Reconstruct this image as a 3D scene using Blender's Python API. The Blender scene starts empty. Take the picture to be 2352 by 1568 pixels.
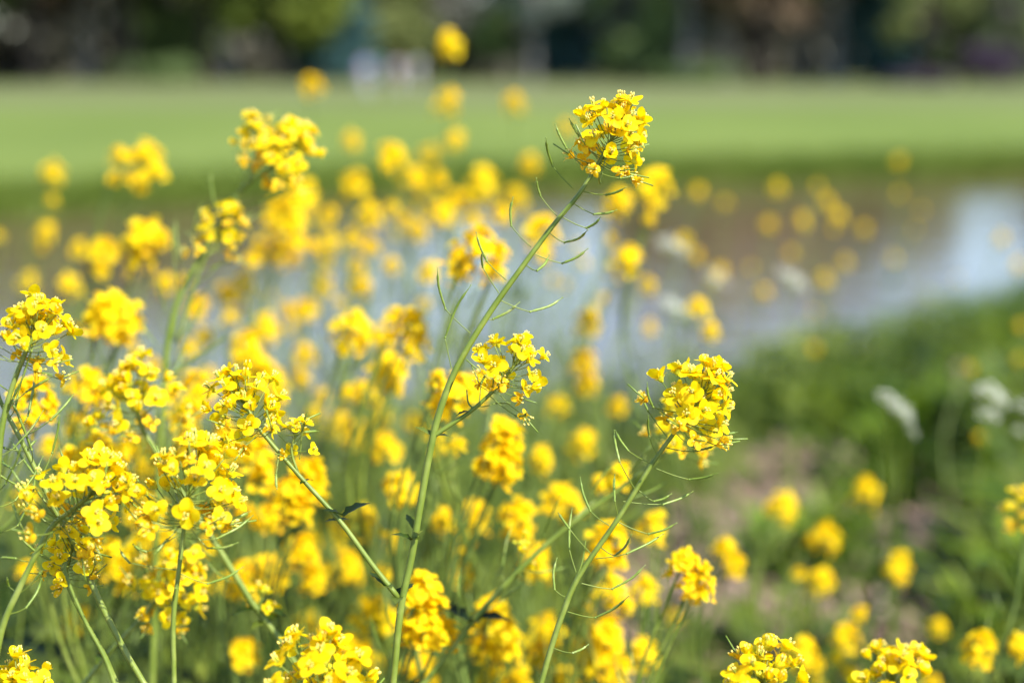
import bpy, bmesh, math, random
import numpy as np
from mathutils import Vector, Matrix

# ------------------------------------------------------------------ camera, sky, sun, exposure
sc = bpy.context.scene
R = math.radians
CAMZ, PITCH, FPX = 1.9, R(11.15), 50 / 36 * 2352      # pixels below are measured on a 2352 x 1568 copy of the picture
cam_d = bpy.data.cameras.new('camera'); cam = bpy.data.objects.new('camera', cam_d)
sc.collection.objects.link(cam); sc.camera = cam
cam.location = (0, 0, CAMZ); cam.rotation_euler = (R(90) - PITCH, 0, 0)
cam_d.lens = 50; cam_d.sensor_width = 36; cam_d.clip_start = .02; cam_d.clip_end = 3000
cam_d.dof.use_dof = True; cam_d.dof.focus_distance = 1.15; cam_d.dof.aperture_fstop = 1.85
SUN_EL, SUN_AZ = R(50), R(128)                        # azimuth clockwise from +Y (the view direction)
w = bpy.data.worlds.new('World'); sc.world = w; w.use_nodes = True
nt = w.node_tree; nt.nodes.clear()
sky = nt.nodes.new('ShaderNodeTexSky'); sky.sky_type = 'NISHITA'; sky.sun_disc = False
sky.sun_elevation = SUN_EL; sky.sun_rotation = SUN_AZ; sky.air_density = 1.0; sky.dust_density = .2; sky.ozone_density = 2.6
bg = nt.nodes.new('ShaderNodeBackground'); bg.inputs[1].default_value = .13
out = nt.nodes.new('ShaderNodeOutputWorld')
nt.links.new(sky.outputs[0], bg.inputs[0]); nt.links.new(bg.outputs[0], out.inputs[0])
sd = bpy.data.lights.new('sun', 'SUN'); sd.energy = 4.6; sd.angle = R(.53); sd.color = (1, .96, .88)
so = bpy.data.objects.new('sun', sd); sc.collection.objects.link(so)
S = Vector((math.sin(SUN_AZ) * math.cos(SUN_EL), math.cos(SUN_AZ) * math.cos(SUN_EL), math.sin(SUN_EL)))
so.rotation_euler = S.to_track_quat('Z', 'Y').to_euler()
sc.view_settings.view_transform = 'Standard'; sc.view_settings.look = 'None'
sc.view_settings.gamma = 1; sc.view_settings.exposure = 1.32
sc.cycles.max_bounces = 9; sc.cycles.diffuse_bounces = 7; sc.cycles.transparent_max_bounces = 8; sc.cycles.sample_clamp_indirect = 4
C = sc.collection

cp, sp_ = math.cos(PITCH), math.sin(PITCH)
FW = Vector((0, cp, -sp_)); UP = Vector((0, sp_, cp)); RT = Vector((1, 0, 0))
def at(px, py, d):                                    # the place seen at a pixel, d metres deep
    return Vector((0, 0, CAMZ)) + d * (RT * ((px - 1176) / FPX) + UP * ((784 - py) / FPX) + FW)

# ------------------------------------------------------------------ materials
def mat(name, build):
    m = bpy.data.materials.new(name); m.use_nodes = True
    t = m.node_tree; t.nodes.clear()
    o = t.nodes.new('ShaderNodeOutputMaterial'); build(t, o); return m
def N(t, k, **kw):
    n = t.nodes.new(k)
    for a, v in kw.items():
        if a.startswith('i_'): n.inputs[a[2:].replace('_', ' ')].default_value = v
        else: setattr(n, a, v)
    return n
def ramp(t, fac, stops):
    r = t.nodes.new('ShaderNodeValToRGB'); e = r.color_ramp.elements
    while len(e) < len(stops): e.new(.5)
    for q, (p, c) in zip(e, stops): q.position = p; q.color = (*c, 1)
    t.links.new(fac, r.inputs[0]); return r.outputs[0]
def noise(t, scale, detail=4, co='Object', rough=.55, sc3=None):
    tc = t.nodes.new('ShaderNodeTexCoord'); n = N(t, 'ShaderNodeTexNoise')
    n.inputs['Scale'].default_value = scale; n.inputs['Detail'].default_value = detail; n.inputs['Roughness'].default_value = rough
    src = tc.outputs[co]
    if sc3:
        mp = t.nodes.new('ShaderNodeMapping'); mp.inputs['Scale'].default_value = sc3; t.links.new(src, mp.inputs[0]); src = mp.outputs[0]
    t.links.new(src, n.inputs['Vector']); return n.outputs[0]
def leafy(name, stops, scale=40, trans=.35, rough=.5, spec=.3, bump=0, perobj=.0, bscale=200):
    """thin plant tissue: a principled surface mixed with light coming through"""
    def b(t, o):
        f = noise(t, scale)
        if perobj:
            oi = t.nodes.new('ShaderNodeObjectInfo'); ma = N(t, 'ShaderNodeMath', operation='MULTIPLY_ADD')
            sb = N(t, 'ShaderNodeMath', operation='SUBTRACT'); t.links.new(oi.outputs['Random'], sb.inputs[0]); sb.inputs[1].default_value = .5
            t.links.new(sb.outputs[0], ma.inputs[0]); ma.inputs[1].default_value = perobj; t.links.new(f, ma.inputs[2]); f = ma.outputs[0]
        c = ramp(t, f, stops)
        p = N(t, 'ShaderNodeBsdfPrincipled'); p.inputs['Roughness'].default_value = rough; p.inputs['Specular IOR Level'].default_value = spec
        t.links.new(c, p.inputs['Base Color'])
        if bump:
            bn = N(t, 'ShaderNodeBump'); bn.inputs['Strength'].default_value = bump; bn.inputs['Distance'].default_value = .0006
            t.links.new(noise(t, bscale, 2, sc3=(1, 1, 1)), bn.inputs['Height']); t.links.new(bn.outputs[0], p.inputs['Normal'])
        if trans:
            tr = N(t, 'ShaderNodeBsdfTranslucent'); t.links.new(c, tr.inputs[0])
            mx = N(t, 'ShaderNodeMixShader'); mx.inputs[0].default_value = trans
            t.links.new(p.outputs[0], mx.inputs[1]); t.links.new(tr.outputs[0], mx.inputs[2]); t.links.new(mx.outputs[0], o.inputs[0])
        else: t.links.new(p.outputs[0], o.inputs[0])
    return mat(name, b)
M = {}
M['petal'] = leafy('petal', [(.3, (.92, .64, .002)), (.55, (.95, .74, .004)), (.75, (.97, .80, .015))], 120, .57, .55, .2, .6, .12, 700)
M['aged'] = leafy('aged_petal', [(.3, (.80, .44, .006)), (.6, (.90, .60, .006)), (.75, (.92, .68, .02))], 200, .35, .6, .2, .5, .1, 700)
M['anther'] = leafy('anther', [(.3, (.85, .62, .10)), (.7, (.9, .72, .2))], 300, .1, .7)
M['bud'] = leafy('bud', [(.3, (.50, .54, .03)), (.7, (.75, .70, .04))], 200, .2, .5)
M['stem'] = leafy('stem', [(.25, (.095, .14, .014)), (.5, (.14, .185, .026)), (.8, (.22, .26, .06))], 60, 0, .42, .3, .2, .15, 900)
M['old_stem'] = leafy('old_stem', [(.3, (.06, .10, .014)), (.7, (.14, .19, .04))], 30, 0, .5, .3)
M['pale_stem'] = leafy('pale_stem', [(.3, (.17, .23, .05)), (.7, (.30, .35, .13))], 30, 0, .5, .3)
M['pod'] = leafy('pod', [(.3, (.13, .20, .02)), (.6, (.19, .26, .04)), (.8, (.32, .36, .13))], 90, .12, .4, .45, .3, .25, 600)
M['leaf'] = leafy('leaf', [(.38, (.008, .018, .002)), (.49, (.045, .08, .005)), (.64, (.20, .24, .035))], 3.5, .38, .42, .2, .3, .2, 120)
M['grass'] = leafy('grass_blades', [(.3, (.022, .055, .001)), (.52, (.085, .15, .002)), (.68, (.20, .27, .010))], 3, .4, .5, .3)
M['bank_grass'] = leafy('bank_grass', [(.3, (.07, .115, .010)), (.55, (.12, .165, .02)), (.75, (.17, .20, .04))], .9, .35, .6, .2)
M['white'] = leafy('white_petal', [(.3, (.55, .56, .46)), (.7, (.78, .78, .70))], 80, .25, .6)
M['litter'] = leafy('dead_stalk', [(.3, (.15, .09, .065)), (.55, (.27, .185, .14)), (.75, (.42, .33, .26))], 12, .1, .7, .2)
def bark(name, a, b_):
    return leafy(name, [(.3, a), (.7, b_)], 3, 0, .9, .1)
M['bark'] = bark('bark', (.018, .014, .012), (.05, .04, .032))
M['pale_bark'] = bark('pale_bark', (.13, .125, .115), (.24, .22, .20))
def crown_mat(name, a, b_, c):
    return leafy(name, [(.35, a), (.5, b_), (.68, c)], .35, .3, .7, .15)
CR = {
 'wood': crown_mat('woodland_leaves', (.0718, .0762, .0540), (.1314, .1271, .0964), (.2029, .1908, .1504)),  # the woodland's own brown-olive leaf tones, tuned brighter than real foliage
 'dark': crown_mat('dark_leaves', (.0597, .0837, .0362), (.1313, .1673, .0658), (.2688, .2991, .1196)),
 'brown': crown_mat('brownish_leaves', (.0706, .0470, .0329), (.1411, .0988, .0658), (.2351, .1764, .1175)),
 'lime': crown_mat('yellow_green_leaves', (.0979, .1305, .0198), (.1957, .2363, .0359), (.3099, .3424, .0653)),
 'mid': crown_mat('mid_green_leaves', (.0595, .0991, .0298), (.1189, .1684, .0556), (.1982, .2576, .0991)),
 'olive': crown_mat('olive_leaves', (.0899, .1049, .0359), (.1795, .2094, .0659), (.2994, .3293, .1197)),
 'conifer': crown_mat('blue_green_needles', (.0217, .0649, .0649), (.0542, .1190, .1190), (.1083, .2062, .1952)),
 'beige': crown_mat('beige_leaves', (.1301, .0910, .0586), (.2472, .1821, .1171), (.3642, .2862, .1952)),
 'grey': crown_mat('grey_green_leaves', (.1202, .1443, .1202), (.2165, .2525, .2044), (.3367, .3848, .3127)),
 'purple': crown_mat('purple_leaves', (.0402, .0268, .0469), (.0805, .0537, .0872), (.1476, .1073, .1476)),
}

def water_build(t, o):
    p = N(t, 'ShaderNodeBsdfPrincipled'); p.inputs['Base Color'].default_value = (.085, .06, .032, 1)
    p.inputs['Roughness'].default_value = .04; p.inputs['IOR'].default_value = 1.33; p.inputs['Specular IOR Level'].default_value = .5
    bn = N(t, 'ShaderNodeBump'); bn.inputs['Strength'].default_value = .5; bn.inputs['Distance'].default_value = .03
    t.links.new(noise(t, 1.5, 4, sc3=(.6, 1.2, 1)), bn.inputs['Height']); t.links.new(bn.outputs[0], p.inputs['Normal'])
    t.links.new(p.outputs[0], o.inputs[0])
M['water'] = mat('pond_water', water_build)

def ground_build(t, o):
    tc = t.nodes.new('ShaderNodeTexCoord'); sx = t.nodes.new('ShaderNodeSeparateXYZ'); t.links.new(tc.outputs['Object'], sx.inputs[0])
    soil = ramp(t, noise(t, 5, 8, rough=.7), [(.3, (.03, .02, .012)), (.5, (.09, .06, .042)), (.62, (.19, .13, .10)), (.75, (.05, .07, .02))])
    field = ramp(t, noise(t, .12, 5, sc3=(1, .35, 1)), [(.3, (.086, .122, .022)), (.55, (.112, .150, .030)), (.75, (.135, .163, .040))])
    pale = ramp(t, noise(t, .08, 4, sc3=(.5, .6, 1)), [(.35, (.092, .114, .036)), (.65, (.125, .134, .058))])
    # dry, seeding grass farther out
    ma = N(t, 'ShaderNodeMath', operation='MULTIPLY_ADD'); t.links.new(noise(t, .03, 2), ma.inputs[0]); ma.inputs[1].default_value = 14; t.links.new(sx.outputs['Y'], ma.inputs[2])
    mr = N(t, 'ShaderNodeMapRange', clamp=True); mr.inputs[1].default_value = 48; mr.inputs[2].default_value = 62; t.links.new(ma.outputs[0], mr.inputs[0])
    m1 = N(t, 'ShaderNodeMix', data_type='RGBA'); t.links.new(mr.outputs[0], m1.inputs[0]); t.links.new(field, m1.inputs[6]); t.links.new(pale, m1.inputs[7])
    mr2 = N(t, 'ShaderNodeMapRange', clamp=True); mr2.inputs[1].default_value = 14.5; mr2.inputs[2].default_value = 15.5; t.links.new(sx.outputs['Y'], mr2.inputs[0])
    m2 = N(t, 'ShaderNodeMix', data_type='RGBA'); t.links.new(mr2.outputs[0], m2.inputs[0]); t.links.new(soil, m2.inputs[6]); t.links.new(m1.outputs[2], m2.inputs[7])
    p = N(t, 'ShaderNodeBsdfPrincipled'); p.inputs['Roughness'].default_value = .95; p.inputs['Specular IOR Level'].default_value = .1
    bn = N(t, 'ShaderNodeBump'); bn.inputs['Strength'].default_value = .6; bn.inputs['Distance'].default_value = .03
    t.links.new(noise(t, 18, 5), bn.inputs['Height']); t.links.new(bn.outputs[0], p.inputs['Normal'])
    t.links.new(m2.outputs[2], p.inputs['Base Color']); t.links.new(p.outputs[0], o.inputs[0])
M['ground'] = mat('ground', ground_build)
def plain(name, c, rough=.8):
    def b(t, o):
        p = N(t, 'ShaderNodeBsdfPrincipled'); p.inputs['Roughness'].default_value = rough
        col = ramp(t, noise(t, 14), [(.3, tuple(x * .8 for x in c)), (.7, c)])
        t.links.new(col, p.inputs['Base Color']); t.links.new(p.outputs[0], o.inputs[0])
    return mat(name, b)

# ------------------------------------------------------------------ mesh helpers
class MB:
    def __init__(s): s.v = []; s.f = []; s.m = []; s.n = 0; s.mats = []
    def slot(s, m):
        if m not in s.mats: s.mats.append(m)
        return s.mats.index(m)
    def add(s, V, F, m):
        V = np.asarray(V, float).reshape(-1, 3); k = s.slot(m)
        s.v.append(V); s.f += [tuple(i + s.n for i in f) for f in F]; s.m += [k] * len(F); s.n += len(V)
    def add_mb(s, o, mx):
        A = np.array(mx); V = np.vstack(o.v) @ A[:3, :3].T + A[:3, 3]
        mp = [s.slot(m) for m in o.mats]
        s.v.append(V); s.f += [tuple(i + s.n for i in f) for f in o.f]; s.m += [mp[k] for k in o.m]; s.n += len(V)
    def mesh(s, name, smooth=True):
        me = bpy.data.meshes.new(name); me.from_pydata(np.vstack(s.v).tolist(), [], s.f)
        for m in s.mats: me.materials.append(m)
        me.polygons.foreach_set('material_index', s.m)
        me.polygons.foreach_set('use_smooth', [smooth] * len(s.f)); me.update(); return me
def obj(name, me, parent=None, mx=None):
    if isinstance(me, MB): me = me.mesh(name)
    o = bpy.data.objects.new(name, me); C.objects.link(o)
    if parent: o.parent = parent
    if mx is not None: o.matrix_basis = mx
    return o
def tag(o, label, cat, group=None):
    o['label'] = label; o['category'] = cat
    if group: o['group'] = group
    return o
def empty(name, loc, label, cat, group=None):
    o = bpy.data.objects.new(name, None); C.objects.link(o); o.location = loc; o.empty_display_size = .05
    return tag(o, label, cat, group)
def frame(d, spin=0.0, o=(0, 0, 0), s=1.0):
    q = Vector(d).normalized().to_track_quat('Z', 'Y').to_matrix().to_4x4()
    return Matrix.Translation(Vector(o)) @ q @ Matrix.Rotation(spin, 4, 'Z') @ Matrix.Scale(s, 4)
def smooth_path(P, n=4):
    P = [Vector(p) for p in P]; Q = [P[0] * 2 - P[1]] + P + [P[-1] * 2 - P[-2]]; out_ = []
    for i in range(1, len(Q) - 2):
        for k in range(n):
            t = k / n; a, b, c, d = Q[i - 1], Q[i], Q[i + 1], Q[i + 2]
            out_.append(.5 * ((2 * b) + (c - a) * t + (2 * a - 5 * b + 4 * c - d) * t * t + (3 * b - a - 3 * c + d) * t ** 3))
    out_.append(P[-1]); return out_
def tube(mb, P, r, m, k=6, cap=True):
    n = len(P); rs = [r(i / (n - 1)) for i in range(n)] if callable(r) else [r] * n
    P = [Vector(p) for p in P]; ref = Vector((.31, .9, .2)).normalized(); V = []
    for i in range(n):
        t = (P[min(i + 1, n - 1)] - P[max(i - 1, 0)]).normalized()
        a = t.cross(ref)
        if a.length < .1: a = t.cross(Vector((1, 0, 0)))
        a.normalize(); b = t.cross(a)
        for j in range(k):
            q = 2 * math.pi * j / k; V.append(P[i] + (a * math.cos(q) + b * math.sin(q)) * rs[i])
    F = [(i * k + j, i * k + (j + 1) % k, (i + 1) * k + (j + 1) % k, (i + 1) * k + j) for i in range(n - 1) for j in range(k)]
    if cap: F.append(tuple((n - 1) * k + j for j in range(k)))
    mb.add([tuple(v) for v in V], F, m)

# ------------------------------------------------------------------ terrain
def lerp(x, xs, ys): return float(np.interp(x, xs, ys))
def near_shore(x): return lerp(x, [-60, -4, -2.1, -.5, .6, 1.2, 1.9, 2.9, 4.2, 8, 60], [2.5, 4.9, 5.4, 6.0, 6.9, 7.5, 8.4, 9.6, 11.0, 13.2, 14.2])
def far_shore(x): return lerp(x, [-60, -15, -6.3, -2.5, 2, 8.8, 16, 60], [15.0, 15.8, 17.5, 20.2, 22, 24.0, 24.5, 26])
def gz(x, y):
    s = near_shore(x) - y
    if s > 0: return .62 * (1 - math.exp(-s / 3.2)) + .02 * math.sin(3 * x + 1.7 * y) * min(s, 1)
    f = y - far_shore(x)
    if f > 0: return .42 * (1 - math.exp(-f / .55)) + .03 * math.sin(.21 * x) * min(f / 5, 1) + .04 * math.sin(.1 * y + .05 * x) * min(f / 8, 1)
    return -min(.35, .25 * min(-s, -f))
ys = np.concatenate([np.linspace(-25, 0, 20), np.linspace(.2, 26, 150), np.geomspace(26.5, 700, 60)])
xs = np.concatenate([-np.geomspace(500, 9, 30), np.linspace(-8.6, 9, 80), np.geomspace(9.4, 500, 30)])
V = [(x, y, gz(x, y)) for y in ys for x in xs]; nx = len(xs)
F = [(j * nx + i, j * nx + i + 1, (j + 1) * nx + i + 1, (j + 1) * nx + i) for j in range(len(ys) - 1) for i in range(nx - 1)]
g = MB(); g.add(V, F, M['ground']); go = obj('ground', g); go['kind'] = 'structure'
wt = MB(); X = np.linspace(-70, 70, 30); Y = np.linspace(-2, 30, 14)
wt.add([(x, y, 0) for y in Y for x in X], [(j * 30 + i, j * 30 + i + 1, (j + 1) * 30 + i + 1, (j + 1) * 30 + i) for j in range(13) for i in range(29)], M['water'])
wo = obj('water', wt); wo['kind'] = 'structure'

rng = np.random.default_rng(7); rnd = random.Random(11)
def in_front(x, y): return max(litter_amt(x * (y + q) / y, y + q) for q in (0, .35, .7, 1.05))
def blades(name, spots, hgt, wid, m, lean=.35, seg=2, base=None):
    """many grass blades as one object: each a bent tapering strip"""
    V = []; F = []; n = 0
    for (x, y, z) in spots:
        h = hgt * ((1 - .75 * min(1, 1.2 * in_front(x, y))) if y < 8 else 1) * rnd.uniform(.45, 1.15); a = rnd.uniform(0, 2 * math.pi); l = rnd.gauss(0, lean) * h; b = a + rnd.uniform(1, 2)
        wx, wy = math.cos(a) * wid * .5, math.sin(a) * wid * .5; lx, ly = math.cos(b) * l, math.sin(b) * l
        for k in range(seg + 1):
            t = k / seg; q = 1 - t * .9
            cx, cy, cz = x + lx * t * t, y + ly * t * t, z + h * t * (1 - .15 * t * abs(l) / h)
            V.append((cx - wx * q, cy - wy * q, cz)); V.append((cx + wx * q, cy + wy * q, cz))
        for k in range(seg): F.append((n + 2 * k, n + 2 * k + 1, n + 2 * k + 3, n + 2 * k + 2))
        n += 2 * seg + 2
    mb = MB(); mb.add(V, F, m); o = obj(name, mb); o['kind'] = 'stuff'; return o
# green grass of the near bank, thickest on the right, thin over the litter patch
def litter_amt(x, y):
    k = .5 + .5 * math.sin(5.3 * x + 1.3 * y + 1.1) * math.sin(4.1 * y - 2.2 * x) + .25 * math.sin(11 * x + 7 * y)
    return max(0, 1 - ((x - .74 - .20 * (y - 4.3)) / .9) ** 2) * max(0, 1 - ((y - 4.3) / 2.0) ** 2) * (.14 + 1.15 * max(0, min(1, 1.8 * k - .45)))
sp = []
while len(sp) < 42000:
    y = 1.6 + 12.5 * rnd.random() ** 1.1; x = rnd.uniform(-1, 1) * (.42 * y + .5) + rnd.uniform(0, .35 * y)
    s = near_shore(x) - y
    if s < -.15: continue
    if rnd.random() < litter_amt(x, y) * 1.05: continue
    if x < .12 * y and rnd.random() < .5: continue
    if math.sin(4.7 * x + 1.1 * math.sin(3 * y)) * math.sin(3.9 * y + math.sin(5 * x)) + rnd.gauss(0, .35) < -.15: continue
    sp.append((x, y, gz(x, y) - .01))
o = blades('grass', sp, .34, .014, M['grass']); tag(o, 'long green grass covering the near bank down to the water', 'grass')
sp = []
while len(sp) < 26000:
    x = rnd.uniform(-14, 17); y = far_shore(x) - .1 + abs(rnd.gauss(0, .55))
    sp.append((x, y, gz(x, y) - .02))
o = blades('bank_grass', sp, .20, .03, M['bank_grass']); tag(o, 'deep green tall grass along the far edge of the pond', 'grass')
# dead reed litter
mb = MB()
for _ in range(4200):
    while 1:
        x = rnd.uniform(.3, 2.8); y = rnd.uniform(2.4, 7)
        if rnd.random() < litter_amt(x, y) + .06 and near_shore(x) - y > .1: break
    a = rnd.gauss(-.5, .7); L = rnd.uniform(.06, .30); z = gz(x, y) + rnd.uniform(.005, .05); wd = rnd.uniform(.003, .011)
    dx, dy = math.cos(a) * L / 2, math.sin(a) * L / 2; nx_, ny_ = -math.sin(a) * wd, math.cos(a) * wd; t = rnd.gauss(0, .03)
    mb.add([(x - dx - nx_, y - dy - ny_, z - t), (x + dx - nx_, y + dy - ny_, z + t), (x + dx, y + dy, z + t + wd), (x - dx, y - dy, z - t + wd),
            (x + dx + nx_, y + dy + ny_, z + t), (x - dx + nx_, y - dy + ny_, z - t)], [(0, 1, 2, 3), (3, 2, 4, 5)], M['litter'])
o = obj('dry_litter', mb); o['kind'] = 'stuff'; tag(o, 'pinkish beige dead stalks and straw lying on the bare bank', 'plant litter')

# undergrowth: lobed grey-green leaves and thin stalks under the flowers
def leaf_shape(mb, o, d, up, L, W, m, bend=.35, nseg=5, lobes=False):
    d = Vector(d).normalized(); side = d.cross(Vector(up)).normalized(); n_ = side.cross(d)
    V = []
    for k in range(nseg + 1):
        t = k / nseg; c = Vector(o) + d * (L * t) - n_ * (L * bend * t * t)
        wv = W * .5 * (math.sin(math.pi * min(1, t * .93 + .07)) ** .8) + .0006
        if lobes and k % 2: wv *= .62
        V += [c - side * wv + n_ * wv * .3, c, c + side * wv + n_ * wv * .3]
    F = []
    for k in range(nseg):
        a = 3 * k; F += [(a, a + 1, a + 4, a + 3), (a + 1, a + 2, a + 5, a + 4)]
    mb.add([tuple(v) for v in V], F, m)
mb = MB(); made = 0
while made < 720:
    y0 = 1.45 + 6.8 * rnd.random() ** 1.15; x0 = rnd.uniform(-.42 * y0 - .3, .46 * y0 + .35)
    if near_shore(x0) - y0 < .12 or rnd.random() < litter_amt(x0, y0) * 1.3: continue
    made += 1; right = x0 > .12 * y0; ht = rnd.uniform(.15, .55) * (.85 if right else 1) * (1 - .85 * min(1, in_front(x0, y0) * 1.8)); rad = rnd.uniform(.06, .17)
    for _ in range(int(rnd.uniform(14, 34))):
        a = rnd.uniform(0, 6.28); q = rad * math.sqrt(rnd.random()); x, y = x0 + math.cos(a) * q, y0 + math.sin(a) * q
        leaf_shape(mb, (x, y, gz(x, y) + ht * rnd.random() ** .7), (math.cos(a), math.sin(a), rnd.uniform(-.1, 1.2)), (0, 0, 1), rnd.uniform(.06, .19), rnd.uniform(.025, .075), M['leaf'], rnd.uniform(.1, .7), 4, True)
for _ in range(260):
    y = 1.9 + 3.4 * rnd.random(); x = rnd.uniform(-.40 * y, .04 * y); z = gz(x, y)
    if near_shore(x) - y < .1: continue
    h = rnd.uniform(.65, 1.12); dx, dy = rnd.gauss(.05, .12), rnd.gauss(0, .08); P = smooth_path([(x, y, z), (x + dx * .35, y + dy * .4, z + h * .5), (x + dx, y + dy, z + h)], 3)
    mm = M['old_stem'] if rnd.random() < .7 else M['stem']; tube(mb, P, lambda t: .003 - .0018 * t, mm, 4)
    for k in range(rnd.randint(5, 12)):
        p = P[rnd.randint(3, 6)]; a = rnd.uniform(0, 6.28); L = rnd.uniform(.03, .05)
        q = p + Vector((math.cos(a) * .017, math.sin(a) * .017, .008)); tube(mb, [p, q, q + Vector((math.cos(a) * L * .4, math.sin(a) * L * .4, L))], .0009, mm, 3)
for _ in range(170):
    y = 1.7 + 5 * rnd.random(); x = rnd.uniform(-.42 * y - .2, .2 * y)
    if near_shore(x) - y < .1: continue
    z = gz(x, y); h = rnd.uniform(.35, .85); dx, dy = rnd.gauss(0, .1), rnd.gauss(0, .1)
    P = [(x, y, z), (x + dx * .3, y + dy * .3, z + h * .5), (x + dx, y + dy, z + h)]
    tube(mb, P, lambda t: .0028 - .0016 * t, M['old_stem'] if rnd.random() < .5 else M['stem'], 4)
for _ in range(160):
    y0 = rnd.uniform(2.8, 9.0); x0 = y0 * rnd.uniform(.2, .42)
    if near_shore(x0) - y0 < .15 or litter_amt(x0, y0) > .2: continue
    ht = rnd.uniform(.2, .45) * min(1, (near_shore(x0) - y0) / 5 + .08)
    for _ in range(26):
        a = rnd.uniform(0, 6.28); q = .12 * math.sqrt(rnd.random()); x, y = x0 + math.cos(a) * q, y0 + math.sin(a) * q
        leaf_shape(mb, (x, y, gz(x, y) + ht * rnd.random() ** .6), (math.cos(a) * .7, math.sin(a) * .7, rnd.uniform(.2, 1.6)), (0, 0, 1), rnd.uniform(.08, .2), rnd.uniform(.02, .05), M['grass'], rnd.uniform(.1, .6), 4)
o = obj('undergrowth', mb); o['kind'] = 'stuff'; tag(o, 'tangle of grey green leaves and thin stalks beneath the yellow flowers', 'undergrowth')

# ------------------------------------------------------------------ rapeseed flower pieces
def add_petal(mb, az, L, W, opening, curl, m, nu=6, nv=5, rr=rnd):
    V = []; phi = R(8); rr_, z_ = .0006, .0; pts = []
    for i in range(nu + 1):
        u = i / nu; pts.append((rr_, z_, phi))
        tgt = R(8) if u < .22 else opening + curl * (u - .22)
        phi = tgt if u >= .22 else phi
        ph = phi; st = L / nu; rr_ += math.sin(ph) * st; z_ += math.cos(ph) * st
    ruf = rr.uniform(0, 6); cup = rr.uniform(-.3, .3); amp = rr.uniform(.08, .26)
    for i in range(nu + 1):
        u = i / nu; r0, z0, ph = pts[i]
        if u < .25: w = .13
        else:
            s = (u - .22) / .78; w = max(.1, (1 - abs((s - .56) / .56) ** 2.3)) ** .5
        for j in range(nv):
            v = 2 * j / (nv - 1) - 1; x = v * W / 2 * w
            back = L * .10 * v * v * (u ** 2); r1 = r0 - math.sin(ph) * back; z1 = z0 - math.cos(ph) * back
            hn = cup * abs(v) ** 1.6 * W * .5 * w + math.sin(ruf + 5 * v + 3 * u) * amp * W * .25 * u
            r1 -= math.cos(ph) * hn; z1 += math.sin(ph) * hn
            V.append((r1 * math.cos(az) - x * math.sin(az), r1 * math.sin(az) + x * math.cos(az), z1))
    F = [(i * nv + j, i * nv + j + 1, (i + 1) * nv + j + 1, (i + 1) * nv + j) for i in range(nu) for j in range(nv - 1)]
    mb.add(V, F, m)
def make_flower(seed, aged=False, low=False, half=False):
    r = random.Random(seed); mb = MB(); m = M['aged'] if aged else M['petal']
    op = R(r.uniform(64, 92)) if not aged else R(r.uniform(30, 125))
    if half: op = R(r.uniform(20, 42))
    for k in range(4):
        if aged and r.random() < .15: continue
        az = k * math.pi / 2 + r.gauss(0, .16) + (.25 if k % 2 else 0)
        s = r.uniform(.88, 1.08) * (.82 if aged else 1) * (.8 if half else 1)
        add_petal(mb, az, .0112 * s, (.0076 if not aged else .0055) * s * r.uniform(.9, 1.1), op + r.gauss(0, .33), r.uniform(-.5, 1.2) if not aged else r.uniform(0, 2), m, 6 if not low else 3, 5 if not low else 3, r)
    if not low:
        for k in range(6):
            a = k * math.pi / 3 + r.gauss(0, .1); L = .0062 if k % 3 else .0045; sp_a = r.uniform(.12, .34) if not aged else r.uniform(.3, .8)
            e = Vector((math.cos(a) * math.sin(sp_a) * L, math.sin(a) * math.sin(sp_a) * L, math.cos(sp_a) * L + .001))
            tube(mb, [(math.cos(a) * .0006, math.sin(a) * .0006, .0005), e], .00018, M['bud'], 3)
            tube(mb, [e, e + Vector((0, 0, .0008)), e + Vector((0, 0, .0017))], lambda t: [.00035, .0006, .00025][int(round(t * 2))], M['anther'], 5)
        tube(mb, [(0, 0, 0), (0, 0, .005), (0, 0, .0078 if not aged else .017)], lambda t: .0006 - .0001 * t, M['pod'], 5)
        for k in range(4):
            a = k * math.pi / 2 + .78; d = (math.cos(a) * .8, math.sin(a) * .8, 1.0)
            leaf_shape(mb, (0, 0, -.0003), d, (-math.cos(a), -math.sin(a), .8), .005, .0019, M['bud'] if not aged else M['aged'], .15, 3)
    return mb
FL = [make_flower(10 + i) for i in range(8)] + [make_flower(40 + i, half=True) for i in range(2)]
AG = [make_flower(70 + i, aged=True) for i in range(5)]
FLm = [f.mesh('flower') for f in FL]; AGm = [f.mesh('flower') for f in AG]
FLL = [make_flower(110 + i, low=True) for i in range(5)]; AGL = [make_flower(170 + i, aged=True, low=True) for i in range(3)]
BUD = MB(); tube(BUD, [(0, 0, 0), (0, 0, .001), (0, 0, .003), (0, 0, .005), (0, 0, .0062)], lambda t: [.0005, .0012, .0017, .0014, .0004][int(round(t * 4))], M['bud'], 6)

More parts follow.
